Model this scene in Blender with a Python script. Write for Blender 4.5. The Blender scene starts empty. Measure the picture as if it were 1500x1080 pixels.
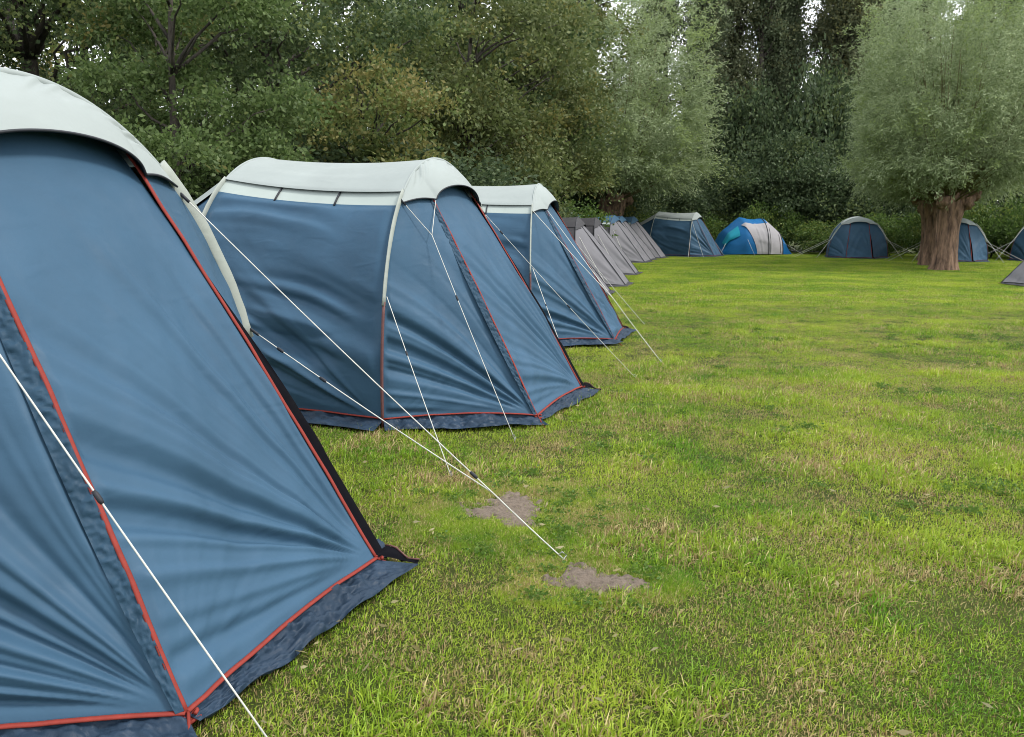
import bpy, math, random
import numpy as np
from mathutils import Vector
R = math.radians
SC = bpy.context.scene
COL = SC.collection

# ------------------------------------------------------------------ camera
cam_d = bpy.data.cameras.new('camera')
cam = bpy.data.objects.new('camera', cam_d)
COL.objects.link(cam)
cam.location = (0, 0, 1.592)
cam.rotation_euler = (R(90 - 9.914), 0, 0)
cam_d.sensor_width = 36
cam_d.lens = 36 * 1191.9 / 1500
cam_d.clip_start = 0.05
cam_d.clip_end = 2000
SC.camera = cam

# ------------------------------------------------------------------ world: overcast sky
SUN_EL, SUN_AZ = 54, 106          # azimuth clockwise from +Y
world = bpy.data.worlds.new('World')
SC.world = world
world.use_nodes = True
wn, wl = world.node_tree.nodes, world.node_tree.links
wn.clear()
w_out = wn.new('ShaderNodeOutputWorld')
w_bg = wn.new('ShaderNodeBackground')
w_sky = wn.new('ShaderNodeTexSky')
w_sky.sky_type = 'NISHITA'
w_sky.sun_disc = False
w_sky.sun_elevation = R(SUN_EL)
w_sky.sun_rotation = R(SUN_AZ)
w_sky.dust_density = 4.0
w_mix = wn.new('ShaderNodeMix')
w_mix.data_type = 'RGBA'
w_mix.inputs[0].default_value = 0.86          # cloud cover over the blue
w_mix.inputs[7].default_value = (8.8, 9.1, 9.4, 1)
wl.new(w_sky.outputs[0], w_mix.inputs[6])
wl.new(w_mix.outputs[2], w_bg.inputs[0])
w_bg.inputs[1].default_value = 0.10
wl.new(w_bg.outputs[0], w_out.inputs[0])

# ------------------------------------------------------------------ sun through cloud
sun_d = bpy.data.lights.new('sun', 'SUN')
sun_d.energy = 1.5
sun_d.angle = R(12)
sun_d.color = (1.0, 0.96, 0.9)
sun = bpy.data.objects.new('sun', sun_d)
COL.objects.link(sun)
sd = Vector((math.sin(R(SUN_AZ)) * math.cos(R(SUN_EL)), math.cos(R(SUN_AZ)) * math.cos(R(SUN_EL)), math.sin(R(SUN_EL))))
sun.rotation_euler = sd.to_track_quat('Z', 'Y').to_euler()
sun.location = (0, 0, 30)

SC.view_settings.view_transform = 'Standard'
SC.view_settings.look = 'None'
SC.view_settings.gamma = 1
SC.view_settings.exposure = 1.15
SC.cycles.filter_width = 1.0
SC.cycles.max_bounces = 6
SC.cycles.transparent_max_bounces = 6

# ------------------------------------------------------------------ numeric helpers
_rt = np.random.RandomState(7).rand(65536) * 2 - 1


def n1(x, seed=0):
    x = np.asarray(x, float)
    i = np.floor(x).astype(np.int64)
    f = x - i
    f = f * f * f * (f * (f * 6 - 15) + 10)
    a = _rt[(i * 7919 + seed * 104729 + 13) & 65535]
    b = _rt[((i + 1) * 7919 + seed * 104729 + 13) & 65535]
    return a + (b - a) * f


def n2(x, y, seed=0):
    x = np.asarray(x, float)
    y = np.asarray(y, float)
    i = np.floor(x).astype(np.int64)
    j = np.floor(y).astype(np.int64)
    f = x - i
    g = y - j
    f = f * f * (3 - 2 * f)
    g = g * g * (3 - 2 * g)

    def h(a, b):
        return _rt[(a * 73856093 ^ b * 19349663 ^ (seed * 83492791)) & 65535]
    return (h(i, j) * (1 - f) + h(i + 1, j) * f) * (1 - g) + (h(i, j + 1) * (1 - f) + h(i + 1, j + 1) * f) * g


def fbm2(x, y, seed=0, octs=4):
    s, a = 0, 1
    for k in range(octs):
        s = s + a * n2(x * 2 ** k, y * 2 ** k, seed + k)
        a *= 0.5
    return s


def sstep(a, b, x):
    t = np.clip((x - a) / (b - a), 0, 1)
    return t * t * (3 - 2 * t)


# ------------------------------------------------------------------ object helpers
def link(name, me, mat=None, parent=None, **props):
    o = bpy.data.objects.new(name, me)
    COL.objects.link(o)
    if mat is not None and me is not None and not me.materials:
        me.materials.append(mat)
    if parent is not None:
        o.parent = parent
    for k, v in props.items():
        o[k] = v
    return o


def thing(name, loc, rz, label, cat, group=None):
    o = bpy.data.objects.new(name, None)
    o.empty_display_size = 0.2
    COL.objects.link(o)
    o.location = loc
    o.rotation_euler = (0, 0, rz)
    o['label'] = label
    o['category'] = cat
    if group:
        o['group'] = group
    return o


def dup(root, loc, rz, sc, label):
    r = root.copy()
    COL.objects.link(r)
    r.location = loc
    r.rotation_euler = (0, 0, rz)
    r.scale = sc
    r['label'] = label
    for ch in list(root.children):
        c = ch.copy()
        COL.objects.link(c)
        c.parent = r
    return r


def mesh_np(name, V, F, smooth=True):
    """V (n,3); F (m,k) constant-size faces"""
    V = np.ascontiguousarray(V, np.float32)
    F = np.ascontiguousarray(F, np.int32)
    me = bpy.data.meshes.new(name)
    k = F.shape[1]
    me.vertices.add(len(V))
    me.vertices.foreach_set('co', V.ravel())
    me.loops.add(F.size)
    me.loops.foreach_set('vertex_index', F.ravel())
    me.polygons.add(len(F))
    me.polygons.foreach_set('loop_start', np.arange(0, F.size, k, dtype=np.int32))
    me.polygons.foreach_set('loop_total', np.full(len(F), k, np.int32))
    if smooth:
        me.polygons.foreach_set('use_smooth', np.ones(len(F), bool))
    me.update(calc_edges=True)
    return me


def grid_faces(n, m, wrap=False):
    i, j = np.meshgrid(np.arange(n - 1), np.arange(m if wrap else m - 1), indexing='ij')
    j2 = (j + 1) % m
    return np.stack([i * m + j, i * m + j2, (i + 1) * m + j2, (i + 1) * m + j], -1).reshape(-1, 4)


def tube(name, pts, r, mat, parent=None, n=6, flat=1.0, flatdir=None):
    """closed-ended tube along pts; r scalar or list; flat scales across flatdir"""
    V, F = tube_vf(pts, r, n, flat, flatdir)
    return link(name, mesh_np(name, V, F), mat, parent)


def tube_vf(pts, r, n=6, flat=1.0, flatdir=None):
    P = np.array(pts, float)
    k = len(P)
    rr = np.full(k, r) if np.isscalar(r) else np.array(r, float)
    # tiny end caps by closing radius
    P = np.vstack([P[:1], P, P[-1:]])
    rr = np.concatenate([[1e-4], rr, [1e-4]])
    T = np.gradient(P, axis=0)
    T[0] = T[1]
    T[-1] = T[-2]
    T /= np.linalg.norm(T, axis=1)[:, None] + 1e-9
    ref = np.array([0, 0, 1.0]) if flatdir is None else np.array(flatdir, float)
    if flatdir is None and abs(T[:, 2]).mean() > 0.8:
        ref = np.array([1.0, 0, 0])
    A = np.cross(T, ref)
    A /= np.linalg.norm(A, axis=1)[:, None] + 1e-9
    B = np.cross(A, T)
    th = np.linspace(0, 2 * np.pi, n, endpoint=False)
    V = P[:, None] + rr[:, None, None] * (np.cos(th)[None, :, None] * A[:, None] + flat * np.sin(th)[None, :, None] * B[:, None])
    return V.reshape(-1, 3), grid_faces(len(P), n, True)


def join_vf(parts):
    Vs, Fs, o = [], [], 0
    for V, F in parts:
        Vs.append(V)
        Fs.append(F + o)
        o += len(V)
    return np.vstack(Vs), np.vstack(Fs)


# ------------------------------------------------------------------ materials
def lin(c):
    return tuple((v / 12.92 if v <= 0.04045 else ((v + 0.055) / 1.055) ** 2.4) for v in (x / 255 for x in c)) + (1,)


def new_mat(name):
    m = bpy.data.materials.new(name)
    m.use_nodes = True
    nt = m.node_tree
    b = nt.nodes['Principled BSDF']
    return m, nt.nodes, nt.links, b


def cloth_mat(name, c, rough=0.5, var=0.12, bump=0.25, trans=0.0, wet=True, spec=0.13, crease=0.6):
    m, N, L, b = new_mat(name)
    tc = N.new('ShaderNodeTexCoord')
    no = N.new('ShaderNodeTexNoise')
    no.inputs['Scale'].default_value = 2.2
    no.inputs['Detail'].default_value = 6
    L.new(tc.outputs['Object'], no.inputs['Vector'])
    mr = N.new('ShaderNodeMapRange')
    mr.inputs['From Min'].default_value = 0.3
    mr.inputs['From Max'].default_value = 0.7
    mr.inputs['To Min'].default_value = 1 - var
    mr.inputs['To Max'].default_value = 1 + var
    L.new(no.outputs['Fac'], mr.inputs['Value'])
    mx = N.new('ShaderNodeVectorMath')
    mx.operation = 'SCALE'
    mx.inputs[0].default_value = c[:3]
    L.new(mr.outputs[0], mx.inputs['Scale'])
    L.new(mx.outputs[0], b.inputs['Base Color'])
    fine = N.new('ShaderNodeTexNoise')
    fine.inputs['Scale'].default_value = 38
    fine.inputs['Detail'].default_value = 5
    fine.inputs['Distortion'].default_value = 0.6
    L.new(tc.outputs['Object'], fine.inputs['Vector'])
    bp = N.new('ShaderNodeBump')
    bp.inputs['Strength'].default_value = bump
    bp.inputs['Distance'].default_value = 0.004
    L.new(fine.outputs['Fac'], bp.inputs['Height'])
    ri = N.new('ShaderNodeTexNoise')
    ri.noise_type = 'RIDGED_MULTIFRACTAL'
    ri.inputs['Scale'].default_value = 4.0
    ri.inputs['Detail'].default_value = 4
    ri.inputs['Distortion'].default_value = 0.8
    mpg = N.new('ShaderNodeMapping')
    mpg.inputs['Rotation'].default_value = (0.5, 0.6, 0.3)
    mpg.inputs['Scale'].default_value = (1.0, 1.0, 2.6)
    L.new(tc.outputs['Object'], mpg.inputs['Vector'])
    L.new(mpg.outputs[0], ri.inputs['Vector'])
    b2 = N.new('ShaderNodeBump')
    b2.inputs['Strength'].default_value = crease
    b2.inputs['Distance'].default_value = 0.006
    L.new(ri.outputs['Fac'], b2.inputs['Height'])
    L.new(bp.outputs[0], b2.inputs['Normal'])
    L.new(b2.outputs[0], b.inputs['Normal'])
    if wet:
        dr = N.new('ShaderNodeTexNoise')
        dr.inputs['Scale'].default_value = 9
        dr.inputs['Detail'].default_value = 8
        L.new(tc.outputs['Object'], dr.inputs['Vector'])
        r2 = N.new('ShaderNodeMapRange')
        r2.inputs['From Min'].default_value = 0.35
        r2.inputs['From Max'].default_value = 0.65
        r2.inputs['To Min'].default_value = rough - 0.02
        r2.inputs['To Max'].default_value = rough + 0.12
        L.new(dr.outputs['Fac'], r2.inputs['Value'])
        L.new(r2.outputs[0], b.inputs['Roughness'])
    else:
        b.inputs['Roughness'].default_value = rough
    b.inputs['Specular IOR Level'].default_value = spec
    if trans > 0:
        t = N.new('ShaderNodeBsdfTranslucent')
        L.new(mx.outputs[0], t.inputs['Color'])
        ms = N.new('ShaderNodeMixShader')
        ms.inputs[0].default_value = trans
        L.new(b.outputs[0], ms.inputs[1])
        L.new(t.outputs[0], ms.inputs[2])
        L.new(ms.outputs[0], N['Material Output'].inputs['Surface'])
    return m


def plain_mat(name, c, rough=0.6, spec=0.3, metal=0.0):
    m, N, L, b = new_mat(name)
    tc = N.new('ShaderNodeTexCoord')
    no = N.new('ShaderNodeTexNoise')
    no.inputs['Scale'].default_value = 30
    no.inputs['Detail'].default_value = 4
    L.new(tc.outputs['Object'], no.inputs['Vector'])
    mr = N.new('ShaderNodeMapRange')
    mr.inputs['To Min'].default_value = 0.75
    mr.inputs['To Max'].default_value = 1.25
    L.new(no.outputs['Fac'], mr.inputs['Value'])
    mx = N.new('ShaderNodeVectorMath')
    mx.operation = 'SCALE'
    mx.inputs[0].default_value = c[:3]
    L.new(mr.outputs[0], mx.inputs['Scale'])
    L.new(mx.outputs[0], b.inputs['Base Color'])
    b.inputs['Roughness'].default_value = rough
    b.inputs['Specular IOR Level'].default_value = spec
    b.inputs['Metallic'].default_value = metal
    return m


def leaf_mat(name, c1, c2, c3=None, patch=0.35, trans=0.45, patch_scale=0.5):
    """c1..c2 random per leaf, c3 in patches of the crown (autumn tint)"""
    m, N, L, b = new_mat(name)
    ge = N.new('ShaderNodeNewGeometry')
    mix = N.new('ShaderNodeMix')
    mix.data_type = 'RGBA'
    mix.inputs[6].default_value = c1
    mix.inputs[7].default_value = c2
    L.new(ge.outputs['Random Per Island'], mix.inputs[0])
    col = mix.outputs[2]
    if c3:
        no = N.new('ShaderNodeTexNoise')
        no.inputs['Scale'].default_value = patch_scale
        no.inputs['Detail'].default_value = 3
        L.new(ge.outputs['Position'], no.inputs['Vector'])
        add = N.new('ShaderNodeMath')
        add.operation = 'MULTIPLY_ADD'
        L.new(ge.outputs['Random Per Island'], add.inputs[0])
        add.inputs[1].default_value = 0.3
        L.new(no.outputs['Fac'], add.inputs[2])
        mr = N.new('ShaderNodeMapRange')
        mr.inputs['From Min'].default_value = 1.0 - patch
        mr.inputs['From Max'].default_value = 1.12 - patch
        L.new(add.outputs[0], mr.inputs['Value'])
        m2 = N.new('ShaderNodeMix')
        m2.data_type = 'RGBA'
        L.new(mr.outputs[0], m2.inputs[0])
        L.new(col, m2.inputs[6])
        m2.inputs[7].default_value = c3
        col = m2.outputs[2]
    L.new(col, b.inputs['Base Color'])
    b.inputs['Roughness'].default_value = 0.55
    b.inputs['Specular IOR Level'].default_value = 0.3
    t = N.new('ShaderNodeBsdfTranslucent')
    L.new(col, t.inputs['Color'])
    ms = N.new('ShaderNodeMixShader')
    ms.inputs[0].default_value = trans
    L.new(b.outputs[0], ms.inputs[1])
    L.new(t.outputs[0], ms.inputs[2])
    L.new(ms.outputs[0], N['Material Output'].inputs['Surface'])
    return m


def bark_mat(name, c1, c2, scale=6, zs=0.25):
    m, N, L, b = new_mat(name)
    tc = N.new('ShaderNodeTexCoord')
    mp = N.new('ShaderNodeMapping')
    mp.inputs['Scale'].default_value = (1, 1, zs)
    L.new(tc.outputs['Object'], mp.inputs['Vector'])
    no = N.new('ShaderNodeTexNoise')
    no.inputs['Scale'].default_value = scale
    no.inputs['Detail'].default_value = 8
    no.inputs['Roughness'].default_value = 0.7
    L.new(mp.outputs[0], no.inputs['Vector'])
    cr = N.new('ShaderNodeValToRGB')
    cr.color_ramp.elements[0].position = 0.35
    cr.color_ramp.elements[0].color = c1
    cr.color_ramp.elements[1].position = 0.68
    cr.color_ramp.elements[1].color = c2
    L.new(no.outputs['Fac'], cr.inputs[0])
    L.new(cr.outputs[0], b.inputs['Base Color'])
    bp = N.new('ShaderNodeBump')
    bp.inputs['Strength'].default_value = 0.9
    bp.inputs['Distance'].default_value = 0.06
    L.new(no.outputs['Fac'], bp.inputs['Height'])
    L.new(bp.outputs[0], b.inputs['Normal'])
    b.inputs['Roughness'].default_value = 0.85
    return m


M = {}
M['blue'] = cloth_mat('blue_tent_fabric', (0.037, 0.082, 0.134, 1), 0.5, 0.10, 0.22)
M['white'] = cloth_mat('pale_grey_roof_fabric', (0.265, 0.297, 0.290, 1), 0.55, 0.05, 0.2)
M['band'] = cloth_mat('vent_band_fabric', (0.32, 0.365, 0.345, 1), 0.6, 0.06, 0.2)
M['sleeve'] = cloth_mat('pole_sleeve_fabric', (0.29, 0.315, 0.285, 1), 0.6, 0.08, 0.3)
M['flap'] = cloth_mat('navy_mud_flap', (0.020, 0.036, 0.060, 1), 0.42, 0.3, 0.9)
M['red'] = plain_mat('red_seam_tape', (0.20, 0.030, 0.022, 1), 0.7, 0.2)
M['black'] = cloth_mat('black_storm_flap', (0.004, 0.004, 0.006, 1), 0.85, 0.2, 0.4, spec=0.06)
M['strap'] = plain_mat('dark_strap', (0.02, 0.022, 0.028, 1), 0.6)
M['rope'] = plain_mat('white_guy_rope', (0.50, 0.50, 0.46, 1), 0.7, 0.2)
M['pole'] = plain_mat('red_brown_pole_sleeve', (0.11, 0.045, 0.042, 1), 0.5)
M['steel'] = plain_mat('steel_peg', (0.35, 0.35, 0.36, 1), 0.4, 0.5, 0.8)
M['zipflap'] = cloth_mat('crumpled_blue_flap', (0.020, 0.048, 0.080, 1), 0.5, 0.15, 0.6)
M['grey'] = cloth_mat('grey_tent_fabric', (0.140, 0.138, 0.150, 1), 0.55, 0.08, 0.2)
M['greydark'] = cloth_mat('dark_grey_tent_fabric', (0.050, 0.049, 0.053, 1), 0.55, 0.08, 0.2)
M['cyan'] = cloth_mat('bright_blue_tent_fabric', (0.010, 0.105, 0.27, 1), 0.5, 0.08, 0.2)
M['turq'] = cloth_mat('turquoise_tent_fabric', (0.012, 0.22, 0.31, 1), 0.5, 0.08, 0.2)
M['offwhite'] = cloth_mat('off_white_tent_fabric', (0.30, 0.29, 0.305, 1), 0.55, 0.06, 0.2)
BLUE = dict(wall='blue', roof='white', band='band', sleeve='sleeve', seam='red', flap='flap', storm='black', side='blue', front='blue')
GREY = dict(wall='greydark', roof='greydark', band='greydark', sleeve='strap', seam='strap', flap='greydark', storm='black', side='grey', front='grey')
GREYB = dict(wall='greydark', roof='blue', band='band', sleeve='strap', seam='strap', flap='greydark', storm='black', side='grey', front='grey')

# ------------------------------------------------------------------ ground
def ground_material():
    m, N, L, b = new_mat('meadow_soil_and_turf')
    ge = N.new('ShaderNodeNewGeometry')
    n_a = N.new('ShaderNodeTexNoise')
    n_a.inputs['Scale'].default_value = 0.35
    n_a.inputs['Detail'].default_value = 5
    n_b = N.new('ShaderNodeTexNoise')
    n_b.inputs['Scale'].default_value = 14
    n_b.inputs['Detail'].default_value = 8
    n_b.inputs['Roughness'].default_value = 0.75
    for n in (n_a, n_b):
        L.new(ge.outputs['Position'], n.inputs['Vector'])
    cr = N.new('ShaderNodeValToRGB')
    e = cr.color_ramp.elements
    e[0].position, e[0].color = 0.36, (0.026, 0.042, 0.008, 1)
    e[1].position, e[1].color = 0.66, (0.070, 0.095, 0.016, 1)
    L.new(n_a.outputs['Fac'], cr.inputs[0])
    c2 = N.new('ShaderNodeValToRGB')
    e = c2.color_ramp.elements
    e[0].position, e[0].color = 0.3, (0.016, 0.015, 0.006, 1)
    e[1].position, e[1].color = 0.7, (0.070, 0.080, 0.020, 1)
    L.new(n_b.outputs['Fac'], c2.inputs[0])
    mx = N.new('ShaderNodeMix')
    mx.data_type = 'RGBA'
    mx.inputs[0].default_value = 0.5
    L.new(cr.outputs[0], mx.inputs[6])
    L.new(c2.outputs[0], mx.inputs[7])
    L.new(mx.outputs[2], b.inputs['Base Color'])
    bp = N.new('ShaderNodeBump')
    bp.inputs['Strength'].default_value = 0.8
    bp.inputs['Distance'].default_value = 0.03
    L.new(n_b.outputs['Fac'], bp.inputs['Height'])
    L.new(bp.outputs[0], b.inputs['Normal'])
    b.inputs['Roughness'].default_value = 0.9
    b.inputs['Specular IOR Level'].default_value = 0.1
    return m


gx = np.concatenate([[-600, -200, -80], np.linspace(-30, 40, 141), [90, 200, 600]])
gy = np.concatenate([[-600, -100, -20], np.linspace(-4, 60, 129), [100, 250, 900]])
GX, GY = np.meshgrid(gx, gy, indexing='ij')
GZ = 0.012 * fbm2(GX * 0.7, GY * 0.7, 3) - 0.012
link('lawn_ground', mesh_np('lawn_ground', np.stack([GX, GY, GZ], -1).reshape(-1, 3), grid_faces(len(gx), len(gy))), ground_material(), kind='structure')


def soil_material():
    m, N, L, b = new_mat('bare_sandy_soil')
    ge = N.new('ShaderNodeNewGeometry')
    no = N.new('ShaderNodeTexNoise')
    no.inputs['Scale'].default_value = 45
    no.inputs['Detail'].default_value = 8
    no.inputs['Roughness'].default_value = 0.8
    L.new(ge.outputs['Position'], no.inputs['Vector'])
    cr = N.new('ShaderNodeValToRGB')
    e = cr.color_ramp.elements
    e[0].position, e[0].color = 0.30, (0.060, 0.042, 0.030, 1)
    e[1].position, e[1].color = 0.62, (0.190, 0.150, 0.115, 1)
    L.new(no.outputs['Fac'], cr.inputs[0])
    L.new(cr.outputs[0], b.inputs['Base Color'])
    bp = N.new('ShaderNodeBump')
    bp.inputs['Distance'].default_value = 0.012
    bp.inputs['Strength'].default_value = 1.0
    L.new(no.outputs['Fac'], bp.inputs['Height'])
    L.new(bp.outputs[0], b.inputs['Normal'])
    b.inputs['Roughness'].default_value = 0.95
    return m


M['soil'] = soil_material()
SOIL = [(-0.035, 4.45, 0.24, 0.23, 11), (0.04, 4.26, 0.10, 0.17, 12), (0.19, 3.49, 0.075, 0.09, 23), (0.485, 3.48, 0.12, 0.08, 31), (0.33, 3.56, 0.10, 0.12, 5)]


def soil_field(x, y):
    """>0 inside a bare patch"""
    best = np.full(np.shape(x), -9.0)
    for cx, cy, rx, ry, sd_ in SOIL:
        d = np.hypot((x - cx) / rx, (y - cy) / ry)
        best = np.maximum(best, 1 + 0.35 * fbm2(x * 7, y * 7, sd_, 3) + 0.38 * n2(x * 26, y * 26, sd_ + 2) + 0.30 * n2(x * 60, y * 60, sd_ + 3) - d)
    return best


def soil_patch(cx, cy, r, label):
    n = 60
    a = np.linspace(-r, r, n)
    X, Y = np.meshgrid(cx + a, cy + a, indexing='ij')
    s = soil_field(X, Y)
    Z = -0.03 + 0.034 * sstep(-0.35, 0.3, s) + 0.006 * fbm2(X * 30, Y * 30, 9, 3) + 0.004 * n2(X * 90, Y * 90, 2)
    link('bare_soil', mesh_np('bare_soil', np.stack([X, Y, Z], -1).reshape(-1, 3), grid_faces(n, n)), M['soil'], kind='structure', label=label)


soil_patch(-0.02, 4.40, 0.42, 'larger bare sandy patch in the lawn under the joined guy ropes')
soil_patch(0.33, 3.52, 0.42, 'smaller split bare sandy patch in the lawn beside the nearest peg')

# ------------------------------------------------------------------ tents
def cloth(name, fn, n, m, mat, parent, disp=None, edge=0.06):
    """fn(S,T)->(...,3); disp(S,T,P)->scalar offset along the normal, faded at the edges"""
    S, T = np.meshgrid(np.linspace(0, 1, n), np.linspace(0, 1, m), indexing='ij')
    P = fn(S, T)
    if disp is not None:
        ds = np.gradient(P, axis=0)
        dt = np.gradient(P, axis=1)
        nn = np.cross(ds, dt)
        nn /= np.linalg.norm(nn, axis=-1)[..., None] + 1e-9
        ef = sstep(0, edge, S) * sstep(0, edge, 1 - S) * sstep(0, edge, T) * sstep(0, edge, 1 - T)
        P = P + nn * (disp(S, T, P) * ef)[..., None]
    return link(name, mesh_np(name, P.reshape(-1, 3), grid_faces(n, m)), mat, parent)


def fan(P, c, e1, e2, freq, A, Rr, seed):
    d = P - np.array(c)
    x = d @ np.array(e1)
    y = d @ np.array(e2)
    r = np.hypot(x, y)
    ph = np.arctan2(y, x)
    w = ph * freq + 0.30 * np.sin(r * 2.1 + seed) + 0.15 * n1(r * 1.6, seed + 3)
    v = n1(w, seed) + 0.45 * n1(w * 2.1, seed + 1)
    return A * r * sstep(0.04, 0.26, r) * np.exp(-r / Rr) * v


def lerp(a, b, t):
    return a + (b - a) * t


def build_tent(loc, rz, label, pal, n=40, W=2.69, H=2.18, HA=2.237, L_=2.02, LC=1.75, HC=1.45, D=1.035, wf=0.645,
               seed=1, guys=(), k=1.0, group='tunnel tents pitched round the meadow', rope=0.0031, flap=True, dark_far=True, droop=0.0, zip_=False):
    W, H, HA, L_, LC, HC, D, wf = [q * k for q in (W, H, HA, L_, LC, HC, D, wf)]
    q = 2.22
    w = W / 2
    root = thing('tunnel_tent', loc, rz, label, 'tent', group)
    m = {kk: M[v] for kk, v in pal.items()}
    lo = max(6, n // 4)

    def arch(x0, Ha, wa, lean, a, out=0.0):
        y = -wa * np.cos(a)
        z = Ha * np.maximum(np.sin(a), 1e-6) ** (2 / q)
        x = x0 - lean * (z / Ha) ** 2
        if out:
            y = y * (1 + out / wa)
            z = z * (1 + out / Ha)
        return np.stack(np.broadcast_arrays(x, y, z), -1)

    def a_of(z, Ha):
        return math.asin(min(1, max(0, (z / Ha))) ** (q / 2))
    B = lambda a, out=0.0: arch(0.0, H, w, 0.15 * k, a, out)
    A = lambda a, out=0.0: arch(-L_, HA, w, -0.02, a, out)
    C = lambda a, out=0.0: arch(-L_ - LC, HC, w * 0.86, -0.25 * k, a, out)
    zrB, zrA, zrC = 1.876 * k, 2.02 * k, HC * 0.78
    bnd = 0.115 * k

    # --- body sections between the arches
    def section(X0, X1, z0, z1, H0, H1, part_band, sag, s_d, nn):
        bd = bnd if part_band else 0.0
        aw0, aw1 = a_of(z0 - bd, H0), a_of(z1 - bd, H1)
        ar0, ar1 = a_of(z0, H0), a_of(z1, H1)
        af0, af1 = a_of(0.09 * k, H0), a_of(0.09 * k, H1)

        def loft(S, a0, a1, bow):
            p = lerp(X0(a0), X1(a1), S[..., None])
            b = 4 * S * (1 - S)
            aa = lerp(a0, a1, S)
            sgn = np.cos(aa)
            p[..., 1] += bow * b * sgn
            p[..., 2] -= sag * b * np.sin(aa) ** 2
            return p
        for side in (0, 1):
            def wfn(S, T, side=side):
                a0 = lerp(af0, aw0, T)
                a1 = lerp(af1, aw1, T)
                if side:
                    a0, a1 = np.pi - a0, np.pi - a1
                return loft(S, a0, a1, 0.05 * k)

            def wd(S, T, P, side=side):
                z = P[..., 2] / k
                p1 = 5.2 * (z - 0.36 * S - 0.10 * np.sin(np.pi * S)) + 0.35 * n1(S * 2.2, s_d + 5)
                mod = 0.35 + 0.9 * np.abs(n2(S * 2.2 + 3, z * 2.2, s_d + 2))
                v = n1(p1, s_d) * 0.75 + n1(p1 * 2.3 + 5 + 0.9 * S, s_d + 1) * 0.42 * sstep(-0.4, 0.5, n2(S * 2.5, z * 3, s_d + 4))
                amp = 0.080 + 0.010 * sstep(1.6, 0.8, z) - 0.022 * sstep(0.8, 0.3, z)
                f = fan(P, (0 if X0 is B else -L_, -w, 0.05), (-1, 0, 0), (0, 0, 1), 15, 0.10, 1.1, s_d + 9) * sstep(0.85, 0.45, np.arctan2(P[..., 2] - 0.05, np.maximum(1e-3, -P[..., 0] - (0 if X0 is B else L_))))
                return k * (amp * v * mod + f)
            big = nn if side == 0 else lo
            cloth('side_wall', wfn, big, big, m['wall'], root, wd)

            def bfn(S, T, side=side):
                a0 = lerp(aw0, ar0, T)
                a1 = lerp(aw1, ar1, T)
                if side:
                    a0, a1 = np.pi - a0, np.pi - a1
                return loft(S, a0, a1, 0.05 * k)
            if part_band:
                cloth('vent_band', bfn, max(8, nn // 3), 5, m['band'], root)
                for st in (0.34, 0.67):
                    S = np.full((5,), st)
                    T = np.linspace(-0.1, 1.05, 5)
                    P = bfn(S, T)
                    P[:, 1] += (-1 if side == 0 else 1) * 0.012
                    tube('vent_strap', P, 0.009 * k, M['strap'], root, 5)

        def rfn(S, T):
            a0 = lerp(ar0, np.pi - ar0, T)
            a1 = lerp(ar1, np.pi - ar1, T)
            p = loft(S, a0, a1, 0.03 * k)
            lip = sstep(0.10, 0.0, T) + sstep(0.9, 1.0, T)
            p[..., 1] += np.sign(T - 0.5) * lip * 0.035 * k
            p[..., 2] += 0.012 - 0.012 * lip
            return p

        def rd(S, T, P):
            return 0.016 * k * n1(T * 9 + 1.2 * S * (1 - S) + 0.3 * n1(S * 4, s_d), s_d + 7) * 4 * S * (1 - S)
        cloth('roof' if part_band else 'rear_roof', rfn, nn, nn, m['roof'], root, rd, edge=0.02)

    section(B, A, zrB, zrA, H, HA, True, 0.055 * k, seed * 10, n)
    section(A, C, zrA - 0.10 * k, zrC, HA, HC, False, 0.03 * k, seed * 10 + 3, max(lo, n // 2))

    # --- rear wall, leaning out behind the last arch
    def rear(S, T):
        a = lerp(0.03, np.pi - 0.03, S)
        p = C(a)
        q_ = p.copy()
        q_[..., 0] = -L_ - LC - 0.5 * k + 0.25 * k * T
        q_[..., 1] *= 0.8
        q_[..., 2] = 0.02
        return lerp(p, q_, T[..., None])
    cloth('rear_wall', rear, lo * 2, lo, m['wall'], root, lambda S, T, P: 0.02 * n1(S * 12, seed))

    # --- arch sleeves and poles
    for X, Hh, zr in ((B, H, zrB), (A, HA, zrA), (C, HC, zrC)):
        for side in (0, 1):
            z_p = 0.97 * k if X is not C else 0.3 * k
            aa = np.linspace(a_of(z_p, Hh), a_of(zr - 0.01, Hh), 16)
            if side:
                aa = np.pi - aa
            P = X(aa, 0.016 * k)
            sl = tube('pole_sleeve', P, (0.044 if side else 0.028) * k * (1 + 0.12 * n1(np.arange(16) * 0.9, seed + side)), m['sleeve'], root, 8, 0.32, (1, 0, 0))
            aa = np.linspace(0.0, a_of(z_p + 0.03, Hh), 10)
            if side:
                aa = np.pi - aa
            tube('pole', X(aa, 0.014 * k), 0.0125 * k, M['pole'] if pal is BLUE else M['strap'], root, 8)

    for X, Hh, zr in ((B, H, zrB), (A, HA, zrA)):
        a0 = a_of(zr - 0.02, Hh)
        tube('ridge_sleeve', X(np.linspace(a0, np.pi - a0, 40), 0.006 * k), 0.017 * k, m['roof'] if pal is BLUE else m['sleeve'], root, 8, 0.6, (1, 0, 0))

    # --- front porch: centre panel between two seams, and two side panels
    yt = 0.43 * k
    a_t = math.acos(yt / w)
    top = B(np.array(a_t))

    def seam(T, side):
        s = -1 if side == 0 else 1
        T = np.asarray(T, float)
        x = lerp(top[0], D, T) + 0.02 * k * np.sin(np.pi * T)
        y = s * lerp(yt, wf, T)
        z = lerp(top[2], 0.06 * k, T)
        return np.stack([x, y, z], -1)

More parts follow.
